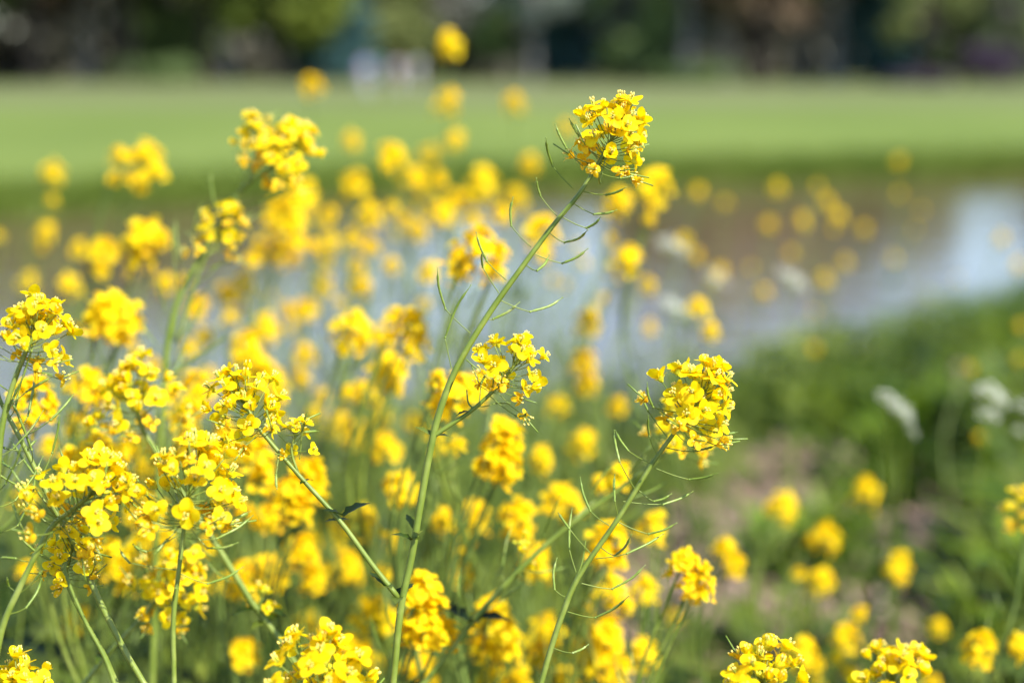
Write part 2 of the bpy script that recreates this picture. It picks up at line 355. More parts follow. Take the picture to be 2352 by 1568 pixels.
def layout(r, n=24, spread=1.0, ageing=.85, tall=1.0):
    """places of the flowers round a rachis that ends at the origin and points to +Z"""
    out_ = []
    for i in range(n):
        f = i / (n - 1); az = i * 2.39996 + r.gauss(0, .25)
        th = R(10 + 84 * f ** .8) + r.gauss(0, .13); L = (.020 + .005 * f) * r.uniform(.6, 1.3) * spread
        b = Vector((0, 0, (-.001 - .026 * f ** 1.3) * tall)); d = Vector((math.cos(az) * math.sin(th), math.sin(az) * math.sin(th), math.cos(th)))
        out_.append((b, d, L, f > ageing or r.random() < .03))
    return out_
def build_core(mb, r, lay, up, pedicels=True, k=4):
    """rachis tip, pedicels and green buds"""
    if pedicels:
        for (b, d, L, ag) in lay:
            e = b + d * L; mid = b + d * L * .5 + up * (-.06 * L)
            tube(mb, [b, mid, e], .00042, M['stem'], k)
    for i in range(12):
        a = i * 2.4; th = R(6 + 4.2 * i); d = Vector((math.cos(a) * math.sin(th), math.sin(a) * math.sin(th), math.cos(th))); L = .004 + .0006 * i
        tube(mb, [(0, 0, 0), d * L], .0004, M['stem'], 3); mb.add_mb(BUD, frame(d, 0, d * L, r.uniform(.7, 1)))

def near_head(parent, base, tip, axis, seed, n=24, scale=1.0, spread=1.0, ageing=.86, tall=1.0):
    """sharp flower head: a part of the plant whose every flower is a piece of its own"""
    r = random.Random(seed); mx = frame(axis, r.uniform(0, 6), Vector(tip) - Vector(base), scale)
    n = int(n * 1.5) if n > 12 else n; lay = layout(r, n, spread, ageing, tall); mb = MB(); upl = mx.to_3x3().inverted() @ Vector((0, 0, 1)); upl.normalize()
    build_core(mb, r, lay, upl, True, 5)
    h = obj('flower_head', mb, parent, mx)
    for (b, d, L, ag) in lay:
        fd = (d + upl * .35 + Vector((r.gauss(0, .25), r.gauss(0, .25), r.gauss(0, .25)))).normalized()
        me = r.choice(AGm if ag else FLm)
        obj('flower', me, h, frame(fd, r.uniform(0, 6.28), b + d * L, r.uniform(1.05, 1.34)))
    return h
# soft heads (all out of focus) share a few meshes
HEADS = []
for i in range(9):
    r = random.Random(300 + i); mb = MB(); lay = layout(r, 34 + i % 3 * 4, r.uniform(.85, 1.15), .84, r.uniform(.8, 1.3))
    build_core(mb, r, lay, Vector((0, 0, 1)), True, 3)
    for (b, d, L, ag) in lay:
        fd = (d + Vector((r.gauss(0, .25), r.gauss(0, .25), .35 + r.gauss(0, .25)))).normalized()
        mb.add_mb(r.choice(AGL if ag else FLL), frame(fd, r.uniform(0, 6.28), b + d * L, r.uniform(1.2, 1.5)))
    HEADS.append(mb.mesh('flower_head'))
def pod_mb(P, r1=.00102, k=6):
    """pedicel, bent joint and slim silique with its beak, along base > joint > tip"""
    a, b, c = [Vector(p) for p in P]; mb = MB()
    pa = smooth_path([a, a.lerp(b, .55) + Vector((0, 0, -.0008)), b], 3)
    tube(mb, pa, .00045, M['stem'], k)
    tube(mb, [b - (b - a).normalized() * .0006, b, b + (c - b).normalized() * .001], lambda t: [.0005, .0012, .0009][int(round(t * 2))], M['pod'], k)
    mid = b.lerp(c, .5) + (b - a).normalized() * (c - b).length * .09
    q = smooth_path([b, mid, c], 7); n = len(q) - 1
    def rad(t):
        if t < .08: return r1 * .75
        if t > .8: return r1 * max(.22, .45 - (t - .8) * 1.2)
        return r1 * (1 + .13 * math.sin(t * 55))
    tube(mb, q, rad, M['pod'], k)
    tube(mb, [c, c + (c - b).normalized() * .0009], lambda t: .0005, M['pod'], 5)
    return mb
PODS = []
for i in range(6):
    r = random.Random(500 + i); L1 = r.uniform(.014, .022); L2 = r.uniform(.028, .048); th = R(r.uniform(50, 80))
    b = Vector((math.sin(th) * L1, 0, math.cos(th) * L1)); th2 = R(r.uniform(5, 45)); c = b + Vector((math.sin(th2) * L2, r.gauss(0, .004), math.cos(th2) * L2))
    PODS.append(pod_mb([(0, 0, 0), b, c], .00095, 4).mesh('seed_pod'))
def pods_along(parent, base, P, r, n, s0, ds, k0=0):
    """pods spaced along a stem path running down from its flower head"""
    P = [Vector(p) for p in P]; acc = 0; nxt = s0; made = 0
    for i in range(len(P) - 1):
        L = (P[i + 1] - P[i]).length
        while nxt < acc + L and made < n:
            p = P[i].lerp(P[i + 1], (nxt - acc) / L); ax = (P[i] - P[i + 1]).normalized()
            mx = Matrix.Translation(p - Vector(base)) @ frame(ax, made * 2.4 + r.uniform(0, 1)) @ Matrix.Scale(r.uniform(.8, 1.15), 4)
            obj('seed_pod', r.choice(PODS), parent, mx); made += 1; nxt += ds * r.uniform(.7, 1.3)
        acc += L
def rel(P, base): b = Vector(base); return [Vector(p) - b for p in P]
def clasp_leaf(parent, base, p, seed, L=.022, m=None):
    r = random.Random(seed); mb = MB(); a = r.uniform(0, 6.28)
    for k in range(2):
        leaf_shape(mb, (0, 0, 0), (math.cos(a), math.sin(a), r.uniform(.1, .8)), (0, 0, 1), L * r.uniform(.6, 1.1), L * .42, m or M['leaf'], r.uniform(.1, .5), 6, True); a += r.uniform(2, 4)
    return obj('leaf', mb, parent, Matrix.Translation(Vector(p) - Vector(base)))

GN = 'tall yellow rapeseed plants in focus at the front'
def ground_pt(p, dx=0, dy=0): x, y = p[0] + dx, p[1] + dy; return Vector((x, y, gz(x, y) - .02))
def px_path(L, d): return [at(*(q if len(q) == 3 else (*q, d))) for q in L]

def near_plant(label, d, stem, r0, r1, heads=(), pods=(), branches=(), leaves=(), auto=None, foot=(0, 0), mat_='stem'):
    P = px_path(stem, d); last = P[-1]; dr = (P[-1] - P[-2]).normalized()
    bp = ground_pt(last, dr.x * .25 + foot[0], dr.y * .25 + foot[1])
    k1 = last + dr * .10; k2 = bp.lerp(k1, .45) + Vector((dr.x * .05, 0, 0))
    sm = smooth_path(P + [k1, k2, bp], 5)
    root = empty('rapeseed_plant', bp, label, 'flowering plant', GN)
    mb = MB(); tube(mb, rel(sm, bp), lambda t: .9 * (r0 + (r1 - r0) * min(1, t * 2.2)), M[mat_], 8); obj('stem', mb, root)
    dirs = {0: (P[0] - P[1]).normalized()}
    for i, (bl, rb0, rb1) in enumerate(branches):
        Q = px_path(bl, d); mb = MB(); q = smooth_path(Q, 5); tube(mb, rel(q, bp), lambda t: rb0 + (rb1 - rb0) * t, M[mat_], 7); obj('branch', mb, root)
        dirs[i + 1] = (Q[0] - Q[1]).normalized(); P_ = Q
    for h in heads:
        which, n, sc_, spr, age, tall, seed = h
        tip = P[0] if which == 0 else px_path(branches[which - 1][0], d)[0]
        near_head(root, bp, tip, (dirs[which] + Vector((0, 0, .25))), seed, n, sc_, spr, age, tall)
    r = random.Random(len(label) * 7)
    for (a, b, c) in pods:
        A_, B_, C_ = at(*a, d), at(*b, d + r.gauss(0, .006)), at(*c, d + r.gauss(0, .012))
        o = obj('seed_pod', pod_mb([A_ - A_, B_ - A_, C_ - A_]), root, Matrix.Translation(A_ - bp))
    for i, q in enumerate(leaves): clasp_leaf(root, bp, at(q[0], q[1], d), int(q[0]), q[2] if len(q) > 2 else .022)
    if auto: pods_along(root, bp, smooth_path(P, 4), r, *auto)
    return root

# the tall leaning stem in the middle
near_plant('tallest sharp stem leaning right across the middle, top bloom above the far bank', 1.15,
  [(1412, 308), (1340, 432), (1270, 518), (1200, 612), (1120, 725), (1050, 842), (1008, 950), (985, 1050), (962, 1180), (945, 1280), (920, 1400), (903, 1568)], .0017, .0033,
  heads=[(0, 30, 1.06, 1.1, .82, 1.0, 1), (1, 22, .92, 1.05, .78, 1.1, 2), (2, 27, 1.0, 1.15, .92, 1.1, 3), (3, 9, .72, .9, .95, .8, 4)],
  branches=[([(1182, 838), (1166, 858), (1130, 900), (1080, 945), (1035, 975), (993, 1003)], .0013, .0020),
            ([(562, 925), (578, 955), (600, 990), (690, 1095), (780, 1195), (850, 1290), (915, 1372)], .0013, .0024),
            ([(677, 1003), (670, 1040), (688, 1095)], .0009, .0012),
            ([(1072, 895), (1076, 925), (1090, 940)], .0006, .0009)],
  pods=[((1375,362),(1336,322),(1308,274)), ((1340,383),(1301,341),(1276,287)), ((1315,432),(1269,381),(1254,318)), ((1282,499),(1241,450),(1232,411)),
        ((1220,568),(1174,519),(1178,455)), ((1371,378),(1424,397),(1446,394)), ((1368,394),(1424,410),(1459,401)), ((1334,438),(1392,448),(1436,431)),
        ((1315,466),(1364,492),(1415,483)), ((1290,498),(1347,524),(1380,498)), ((1262,535),(1296,557),(1350,528)), ((1224,582),(1291,605),(1349,572)),
        ((1210,610),(1233,622),(1261,587)), ((1164,644),(1118,600),(1094,535)), ((1146,673),(1109,614),(1108,579)), ((1146,688),(1217,716),(1291,684)),
        ((1116,730),(1132,733),(1192,695)), ((1080,765),(1023,710),(1005,617)), ((1037,846),(1022,775),(1081,656)), ((1395,340),(1378,420),(1376,392)),
        ((1120,905),(1185,955),(1210,946)), ((1095,935),(1140,925),(1170,926)), ((1100,930),(1105,880),(1118,858)),
        ((688,1055),(694,990),(706,945)), ((640,1045),(634,1090),(636,1122)), ((655,1000),(700,992),(730,990))],
  leaves=[(993, 1002, .02), (958, 1222, .022), (945, 1240, .018), (788, 1185, .030), (775, 1195, .016), (915, 1372, .026), (885, 1345, .02), (1078, 945, .012), (700, 1105, .01)])
near_plant('sharp leaning stem right of the middle hung with many seed pods', 1.15,
  [(1612, 905), (1560, 978), (1500, 1062), (1420, 1190), (1330, 1322), (1290, 1415), (1262, 1500), (1243, 1568)], .0016, .0026,
  heads=[(0, 29, 1.05, 1.15, .84, 1.15, 11)], branches=[([(1345, 1240), (1337, 1290), (1325, 1325)], .0006, .0009)],
  pods=[((1533,1004),(1489,944),(1470,900)), ((1508,1043),(1491,1002),(1489,956)), ((1495,1064),(1443,1035),(1414,989)), ((1458,1122),(1423,1060),(1411,989)),
        ((1419,1182),(1412,1151),(1412,1091)), ((1400,1207),(1356,1174),(1333,1097)), ((1361,1275),(1307,1213),(1283,1178)), ((1323,1313),(1307,1259),(1314,1168)),
        ((1303,1373),(1274,1354),(1279,1282)), ((1468,1126),(1501,1151),(1541,1134)), ((1431,1151),(1522,1158),(1590,1129)), ((1421,1199),(1489,1226),(1553,1201)),
        ((1369,1282),(1439,1271),(1522,1226)), ((1381,1257),(1412,1276),(1450,1228)), ((1336,1339),(1406,1352),(1481,1298)), ((1303,1404),(1367,1418),(1443,1369)),
        ((1269,1487),(1315,1499),(1350,1480)), ((1503,1074),(1583,1101),(1646,1087)), ((1553,995),(1584,1021),(1607,1029)), ((1531,1028),(1593,1036),(1643,1023)),
        ((1570,964),(1640,992),(1693,992)), ((1580,950),(1500,935),(1487,880))])
near_plant('slightly soft plant behind the pod-hung stem, its stem slanting far down to the left', 1.34,
  [(1585, 975), (1540, 1030), (1440, 1110), (1300, 1212), (1190, 1312), (1085, 1428), (1030, 1500), (975, 1568)], .0018, .0030,
  heads=[(0, 24, 1.0, 1.1, .85, 1.1, 21), (1, 3, .75, .6, 1, .5, 22)],
  branches=[([(1200, 1262), (1196, 1290), (1190, 1312)], .0008, .001)], leaves=[(1080, 1430, .03), (1075, 1425, .05), (1195, 1315, .016)], auto=(12, .06, .022), foot=(-.1, 0))
near_plant('round sharp bloom at the left edge on an upright dark green stem', 1.12,
  [(78, 765), (48, 835), (20, 915), (2, 1000), (-10, 1150), (-18, 1300), (-20, 1568)], .0019, .0030, heads=[(0, 27, 1.0, 1.1, .84, 1.0, 31)],
  pods=[((0, 768), (20, 750), (56, 712)), ((39, 912), (53, 863), (77, 793)), ((5, 940), (60, 900), (118, 866)), ((2, 1010), (-20, 960), (-30, 900))], auto=(10, .05, .012))
near_plant('bare podded stem slanting down to the right from the left edge', 1.16,
  [(-8, 890), (4, 927), (46, 1006), (91, 1097), (133, 1184), (180, 1270), (232, 1387), (290, 1500), (330, 1568)], .0016, .0028,
  pods=[((46, 1007), (116, 965), (169, 905)), ((57, 1052), (25, 1075), (0, 1040)), ((92, 1100), (120, 1040), (137, 955)), ((60, 1040), (68, 1025), (82, 1012)), ((20, 960), (34, 940), (42, 900))], auto=(12, .03, .013))
near_plant('sharp low bloom on a dark stem curving down to the bottom left corner', 1.10,
  [(205, 1138), (160, 1175), (120, 1208), (83, 1272), (41, 1358), (6, 1440), (-20, 1568)], .0017, .0028, heads=[(0, 30, 1.08, 1.25, .78, 1.2, 41)],
  branches=[([(150, 1290), (155, 1330), (195, 1425), (236, 1500), (262, 1568), (280, 1650), (240, 1750)], .0011, .002)],
  pods=[((86, 1268), (45, 1200), (28, 1150)), ((78, 1290), (36, 1282), (0, 1280)), ((41, 1360), (20, 1345), (16, 1326)), ((48, 1360), (82, 1330), (95, 1312)), ((20, 1410), (60, 1395), (95, 1330))])
near_plant('largest bright bloom in the left mass, curved pods hanging below it', 1.10,
  [(440, 1115), (428, 1150), (423, 1209), (414, 1284), (406, 1350), (398, 1430), (400, 1568)], .0015, .0022,
  heads=[(0, 32, 1.12, 1.35, .84, 1.1, 51)],
  pods=[((429,1168),(510,1195),(574,1174)), ((431,1236),(497,1237),(580,1184)), ((435,1209),(476,1258),(545,1246)), ((414,1317),(476,1340),(557,1302)),
        ((414,1226),(336,1267),(307,1250)), ((406,1308),(298,1292),(276,1261)), ((414,1192),(352,1157),(313,1093)), ((414,1205),(385,1238),(356,1271)), ((410, 1330), (403, 1350), (397, 1390))])
near_plant('knobbly slightly soft bloom left of the largest one, thick stem slanting down right', 1.32,
  [(305, 905), (327, 982), (360, 1040), (447, 1177), (510, 1272), (580, 1384), (638, 1463), (682, 1530), (705, 1568)], .0020, .0034,
  heads=[(0, 28, 1.15, 1.2, .85, 1.2, 61), (1, 6, .8, .7, 1, .6, 62)], branches=[([(600, 1372), (598, 1395), (612, 1425)], .001, .0014)], leaves=[(600, 1400, .03), (615, 1430, .03)], auto=(6, .10, .02), foot=(.1, 0))
near_plant('soft bloom under the largest one with a stem crossing to the bottom left', 1.32,
  [(400, 1340), (365, 1368), (320, 1425), (249, 1500), (195, 1568)], .0014, .0026, heads=[(0, 28, 1.05, 1.15, .85, 1.2, 71)], leaves=[(245, 1500, .03)])
near_plant('small sharp bloom with orange fading flowers near the left edge', 1.16,
  [(165, 1262), (153, 1334), (195, 1425), (238, 1500), (268, 1568)], .0012, .0022, heads=[(0, 22, .85, 1.0, .82, 1.2, 81)])
near_plant('large bright bloom cut by the bottom edge left of the middle', 1.08, [(745, 1560), (745, 1590), (748, 1640)], .0017, .0026, heads=[(0, 32, 1.2, 1.25, .9, 1.1, 91)])
near_plant('sharp bloom cut by the bottom edge in the right half', 1.10, [(1748, 1572), (1746, 1600), (1740, 1650)], .0016, .0026, heads=[(0, 26, 1.1, 1.15, .9, 1.1, 101)])
near_plant('slightly soft bloom cut by the bottom edge near the right corner', 1.28, [(2050, 1560), (2050, 1600), (2050, 1650)], .0016, .0026, heads=[(0, 26, 1.15, 1.15, .9, 1.1, 111)])
near_plant('bloom just showing at the bottom left corner', 1.12, [(45, 1590), (45, 1620), (40, 1680)], .0015, .0026, heads=[(0, 22, 1.0, 1.1, .9, 1.0, 121)])
near_plant('orange tinged bloom at the right edge above a thin podded stem', 1.62,
  [(2368, 1165), (2352, 1240), (2338, 1360), (2300, 1490), (2262, 1568)], .0014, .0024, heads=[(0, 22, .95, 1.0, .6, 1.2, 131)], auto=(16, .06, .014), mat_='old_stem')
near_plant('soft podded stem leaning right in the left half, large two-part bloom on top', 1.5,
  [(665, 340), (620, 385), (560, 430), (500, 520), (450, 610), (405, 700), (385, 790), (378, 880), (370, 1000), (360, 1200), (350, 1568)], .0019, .0036,
  heads=[(0, 30, 1.15, 1.1, .82, 1.3, 141), (1, 14, .85, 1.0, .7, 1.0, 142), (2, 24, .9, 1.15, .8, 1.2, 143)],
  branches=[([(585, 305), (590, 340), (570, 420)], .001, .0014), ([(520, 520), (500, 560), (468, 600), (440, 680), (405, 790)], .0013, .002), ([(395, 520), (400, 590), (408, 680), (395, 780)], .0008, .0014), ([(520, 775), (450, 820), (385, 868)], .001, .0016)],
  auto=(22, .055, .015), mat_='stem')

# ------------------------------------------------------------------ plants out of focus: (label, [(x, y, size, depth), ...])
GS = 'yellow rapeseed plants out of focus behind the sharp stems'
SOFT = [
 ('highest yellow bloom, standing against the dark trees', [(1030, 88, 85, 2.9)]),
 ('lone bloom at the field edge left of the walking people', [(715, 182, 80, 3.0)]),
 ('bloom over the field straight below the highest one', [(1030, 218, 82, 3.0)]),
 ('lone bloom over the field right of the middle, below the tree line', [(1180, 225, 76, 3.2)]),
 ('single bloom over the field nearest the left edge, with a smaller tuft beneath', [(120, 385, 78, 2.9), (120, 455, 40, 2.9)]),
 ('broad soft bloom over the far bank at the left with a small side tuft', [(328, 355, 105, 2.1), (272, 345, 60, 2.1), (262, 400, 35, 2.1), (325, 425, 42, 2.1)]),
 ('bloom over the field between the two tall left stems and the middle', [(808, 312, 72, 3.2)]),
 ('round bloom just below the far bank left of the middle', [(815, 415, 88, 2.8)]),
 ('pair of blooms over the field left of the tall stem', [(1045, 310, 72, 3.2), (985, 345, 68, 3.5)]),
 ('bloom in front of the far bank, left part of the central cluster', [(955, 395, 90, 3.0), (990, 440, 55, 3.1), (955, 470, 50, 3.1)]),
 ('widest bloom pair of the central cluster by the far bank', [(1110, 400, 95, 2.9), (1085, 430, 80, 3.0)]),
 ('lower left bloom of the central cluster by the far bank', [(1045, 450, 82, 3.0)]),
 ('lower right bloom of the central cluster by the far bank', [(1185, 440, 78, 3.1)]),
 ('single bloom overlapping the far bank just left of the tall stem', [(1215, 365, 72, 3.2)]),
 ('pale faint bloom over the field just left of the top sharp bloom', [(1300, 285, 62, 3.3)]),
 ('strong soft bloom directly behind the top sharp bloom on its right', [(1505, 405, 100, 2.1), (1495, 460, 50, 2.1), (1493, 492, 34, 2.1)]),
 ('soft bloom behind the upper part of the tall stem', [(1420, 450, 85, 2.3)]),
 ('soft bloom crossed by the tall stem halfway up', [(1245, 512, 95, 2.0), (1250, 570, 60, 2.1)]),
 ('large soft bloom over the water left of the tall stem', [(1095, 550, 120, 1.55), (1060, 590, 80, 1.55), (1140, 610, 55, 1.55), (1150, 570, 50, 1.55)]),
 ('small bloom over the water beside the large soft one', [(985, 615, 65, 2.1), (975, 690, 55, 2.4)]),
 ('round bloom over the brown water right of the tall stem', [(1440, 580, 88, 2.1), (1488, 645, 60, 2.5), (1400, 540, 50, 2.5)]),
 ('long soft bloom over the pale water right of the tall stem', [(1350, 725, 78, 2.2), (1385, 680, 40, 2.6)]),
 ('two stacked blooms above the pod-hung stem', [(1345, 815, 80, 2.2), (1348, 868, 72, 2.2)]),
 ('round soft bloom over the water, left half of the middle pair', [(808, 735, 108, 1.75), (785, 790, 45, 1.75), (830, 775, 55, 1.75)]),
 ('arched soft bloom over the water, right half of the middle pair', [(945, 725, 85, 1.6), (905, 715, 60, 1.6), (955, 775, 75, 1.6), (893, 768, 38, 1.6)]),
 ('soft bloom just below the arched one', [(893, 830, 100, 1.7), (905, 870, 60, 1.7)]),
 ('small soft bloom below the middle pair', [(840, 885, 80, 1.8), (800, 890, 45, 1.8)]),
 ('soft bloom right behind the lower part of the tall stem', [(1045, 880, 105, 1.42), (1020, 920, 65, 1.42), (1005, 860, 55, 1.42)]),
 ('dim bloom left of the small one over the water', [(830, 645, 75, 2.4), (830, 510, 40, 3.2), (905, 535, 48, 3)]),
 ('two blooms beside a white umbel over the pale water', [(1605, 695, 66, 2.1), (1632, 750, 62, 2.1)]),
 ('small bloom beside the white umbel over pale water', [(1492, 742, 58, 2.8)]),
 ('large flat soft bloom below the sharp middle side bloom', [(1155, 985, 115, 1.45), (1165, 1035, 95, 1.45), (1105, 1060, 45, 1.45), (1150, 1085, 42, 1.45)]),
 ('small orange bloom just right of the stem fork', [(1050, 1012, 42, 1.5)]),
 ('dull bloom right of the large flat one', [(1245, 1035, 75, 1.8), (1280, 920, 70, 2.2)]),
 ('soft bloom in front of the pale water left of the pod-hung stem', [(1340, 1000, 80, 2.1), (1418, 922, 66, 2.3)]),
 ('low soft bloom left of the tall stem below the water line', [(885, 1008, 82, 1.8), (950, 962, 66, 2.2)]),
 ('ragged bloom left of the tall stem above its leafy node', [(922, 1100, 88, 1.6), (915, 1140, 50, 1.6)]),
 ('left bloom of the pair below the middle', [(1090, 1165, 88, 1.8)]),
 ('right bloom of the pair below the middle', [(1190, 1165, 98, 1.6), (1205, 1215, 50, 1.6)]),
 ('broad bloom behind the branch that slants down from the left', [(705, 1070, 100, 1.5), (665, 1115, 90, 1.5), (690, 1150, 75, 1.5), (725, 1110, 70, 1.5)]),
 ('bloom low behind the slanting branch', [(750, 1215, 85, 1.9), (790, 1285, 95, 1.9), (820, 1310, 55, 1.9)]),
 ('small round bloom above the slanting branch', [(722, 940, 58, 2.3), (685, 870, 40, 2.8)]),
 ('soft tall bloom at the left side behind the edge bloom', [(330, 520, 115, 1.9), (320, 570, 75, 1.9), (370, 540, 60, 1.9)]),
 ('narrow soft bloom left of the soft tall bloom', [(238, 560, 82, 2.1), (232, 600, 70, 2.1)]),
 ('small bloom over the dark water at the left', [(105, 522, 72, 2.8), (95, 560, 35, 2.8)]),
 ('lowest small bloom over the dark water at the left', [(65, 640, 68, 3.0)]),
 ('bloom cut by the left edge over the water', [(-5, 535, 50, 2.8)]),
 ('large bright soft bloom right of the left edge bloom', [(240, 695, 120, 1.6), (285, 720, 100, 1.6), (280, 755, 60, 1.6), (225, 740, 60, 1.6)]),
 ('drooping soft bloom below the left edge bloom', [(75, 885, 100, 1.35), (110, 925, 62, 1.35), (55, 965, 30, 1.35)]),
 ('soft bloom between the left edge and the knobbly bloom', [(205, 865, 90, 1.5), (215, 900, 60, 1.5)]),
 ('round soft bloom above the sharp bloom of the slanting branch', [(568, 775, 98, 2.0), (600, 830, 95, 2.0), (630, 865, 85, 2.0)]),
 ('tall soft bloom column right of the leaning podded stem', [(665, 465, 112, 2.3), (665, 530, 105, 2.4), (650, 575, 80, 2.4)]),
 ('narrow soft bloom column left of the middle', [(745, 500, 62, 2.6), (755, 545, 75, 2.6), (748, 590, 60, 2.6)]),
 ('round bloom below the narrow column', [(742, 640, 74, 2.7), (685, 600, 50, 2.9)]),
 ('small bloom hanging right of the leaning podded stem', [(580, 585, 62, 2.3)]),
 ('dim bloom behind the fork of the leaning podded stem', [(455, 690, 75, 2.1), (530, 720, 60, 2.2)]),
 ('small bloom low behind the leaning podded stem', [(432, 790, 58, 2.1), (350, 830, 55, 2.1)]),
 ('small pale bloom left of the middle above the pale water', [(622, 673, 52, 3.2), (665, 745, 60, 3.2)]),
 ('soft bloom filling the gap below the knobbly bloom', [(225, 1020, 105, 1.4), (160, 1040, 70, 1.4), (260, 1055, 70, 1.4)]),
 ('soft bloom behind the largest bloom on its right', [(590, 1020, 95, 1.5), (600, 1075, 80, 1.5)]),
 ('soft yellow patch behind the upper left of the largest bloom', [(430, 930, 90, 1.6), (390, 890, 60, 1.6)]),
 ('soft yellow bloom low behind the fading left flowers', [(250, 1255, 70, 1.45), (365, 1220, 75, 1.6), (430, 1190, 50, 1.8)]),
 ('soft bloom low in the left corner', [(180, 1405, 78, 1.8), (165, 1440, 42, 1.8)]),
 ('small bloom low between the left stems', [(705, 1425, 78, 2.0), (740, 1440, 42, 2.0), (655, 1250, 32, 1.9)]),
 ('bloom low at the bottom right of the cut bloom', [(800, 1470, 80, 1.6), (835, 1490, 75, 1.6), (870, 1510, 55, 1.8)]),
 ('big bright soft bloom just right of the lower tall stem', [(970, 1335, 100, 1.35), (985, 1390, 125, 1.35), (1015, 1440, 85, 1.35), (945, 1450, 40, 1.35)]),
 ('soft bloom right of the big bright one at the bottom', [(1130, 1385, 105, 1.5), (1150, 1440, 105, 1.5), (1170, 1480, 70, 1.5), (1110, 1470, 70, 1.5)]),
 ('soft bloom left of the lower pod-hung stem', [(1255, 1430, 95, 1.7), (1240, 1480, 75, 1.7), (1300, 1545, 70, 1.7)]),
 ('soft bloom directly behind the pod-hung stem', [(1400, 1215, 95, 1.5), (1390, 1260, 75, 1.5), (1420, 1270, 60, 1.5)]),
 ('soft bloom right of the pod-hung stem, middle of three', [(1405, 1340, 90, 1.6), (1440, 1380, 50, 1.6)]),
 ('soft bloom right of the pod-hung stem, lowest of three', [(1395, 1440, 110, 1.6), (1375, 1500, 90, 1.6), (1420, 1520, 80, 1.6)]),
 ('small soft bloom above the slanting stem behind the pod-hung one', [(1425, 1075, 72, 1.5), (1375, 1100, 50, 1.6)]),
 ('slightly soft bloom of round petals right of the pod-hung stem', [(1575, 1275, 85, 1.36), (1605, 1310, 85, 1.36), (1600, 1350, 50, 1.36)]),
 ('paler bloom partly behind the one of round petals', [(1665, 1245, 75, 1.8), (1690, 1285, 70, 1.8)]),
 ('small dim bloom below the one of round petals', [(1550, 1410, 55, 2.4)]),
 ('topmost bloom over the dry litter', [(1990, 1112, 82, 2.4)]),
 ('left bloom over the dry litter, drooping to the left', [(1803, 1145, 78, 2.2), (1770, 1160, 45, 2.2), (1805, 1185, 40, 2.2)]),
 ('middle bloom over the dry litter', [(1898, 1218, 85, 2.2), (1865, 1230, 35, 2.2)]),
 ('upright bloom over the litter below the middle one', [(1888, 1320, 80, 2.1), (1835, 1310, 30, 2.1)]),
 ('bloom at the border of litter and green grass', [(2065, 1280, 80, 2.1), (2070, 1320, 40, 2.1)]),
 ('bloom in the grass above the bottom right corner group', [(1945, 1445, 82, 1.9), (1975, 1400, 40, 1.9)]),
 ('bloom in the grass left of the bottom right corner group', [(1845, 1480, 85, 1.75), (1875, 1515, 40, 1.75)]),
 ('narrow bloom in the grass under the corner group', [(1925, 1500, 45, 1.8), (1955, 1535, 50, 1.8)]),
 ('small round bloom in the grass at the right', [(2155, 1430, 62, 2.2)]),
 ('soft bloom beside the podded stem near the right corner', [(2255, 1470, 92, 1.6)]),
 ('soft bloom cut by the right edge near the corner', [(2345, 1465, 75, 1.6)]),
 ('tiny bloom at the bottom edge near the right corner', [(2140, 1560, 60, 2.0), (1880, 1560, 50, 2.0)]),
 ('bloom over the brown water nearest the tall stem, one of a level pair', [(1603, 432, 62, 4.2)]),
 ('lower bloom of the level pair over the brown water', [(1665, 460, 56, 4.5)]),
 ('bloom standing left of the dense patch over the brown water', [(1785, 425, 62, 4.2)]),
 ('bloom below the left one over the brown water', [(1765, 508, 62, 4.2)]),
 ('dense slanting patch of blooms over the brown water', [(1878, 425, 52, 4.6), (1900, 455, 62, 4.2), (1925, 490, 62, 4.2), (1915, 520, 52, 4.4)]),
 ('bloom left of the dense patch over the brown water', [(1842, 500, 62, 4.3)]),
 ('bloom right of the dense patch over the brown water', [(1985, 520, 58, 4.6)]),
 ('lone bloom highest at the right against the far bank', [(2065, 365, 58, 4.8)]),
 ('faint bloom under the lone right one', [(2065, 440, 54, 5.4)]),
 ('faintest blooms over the water near the right', [(2117, 480, 50, 5.8), (2100, 525, 50, 6)]),
 ('bloom over the brown water below the dense patch', [(1815, 575, 56, 4.6)]),
 ('two blooms over the brown water low under the dense patch', [(1942, 595, 60, 4.4), (1893, 635, 60, 4.3)]),
 ('faint bloom over the water right of the low pair', [(2050, 590, 56, 5.4)]),
 ('bloom by the right edge over the bright water', [(2300, 540, 60, 4.2), (2338, 600, 62, 4.2)]),
 ('small faint bloom alone on the bright water', [(2200, 640, 40, 5.8)]),
 ('faint bloom over the water above the lowest one', [(1870, 712, 46, 5.2)]),
 ('lowest faint bloom over the water, above the grass', [(1870, 795, 56, 4.4)]),
 ('two faint blooms between the white umbels', [(1755, 665, 60, 4.0), (1725, 610, 45, 4.4)]),
 ('bloom between the two upper white umbels', [(1655, 615, 62, 3.8), (1600, 580, 58, 3.6)]),
 ('blooms beside the highest white umbel', [(1570, 545, 62, 3.4), (1640, 640, 50, 3.6)]),
 ('bloom at the right edge above the tall grass', [(2345, 745, 50, 3.6), (2340, 820, 45, 3.6)]),
 ('dim bloom in the tall grass by the far right umbels', [(2250, 1000, 40, 3.2), (2230, 840, 40, 3.6)]),
 ('two dim blooms close together over the water at the middle', [(1340, 600, 52, 3.2), (1300, 650, 42, 3.2)]),
 ('faint tuft over the pale water left of the two dim blooms', [(1270, 640, 40, 3.4), (1330, 560, 42, 3.4)]),
]
CROWD = 'dim yellow bloom deep in the blurred crowd left of the tall stem'
CROWD2 = 'dim yellow bloom low in the blurred crowd filling the lower left and middle'
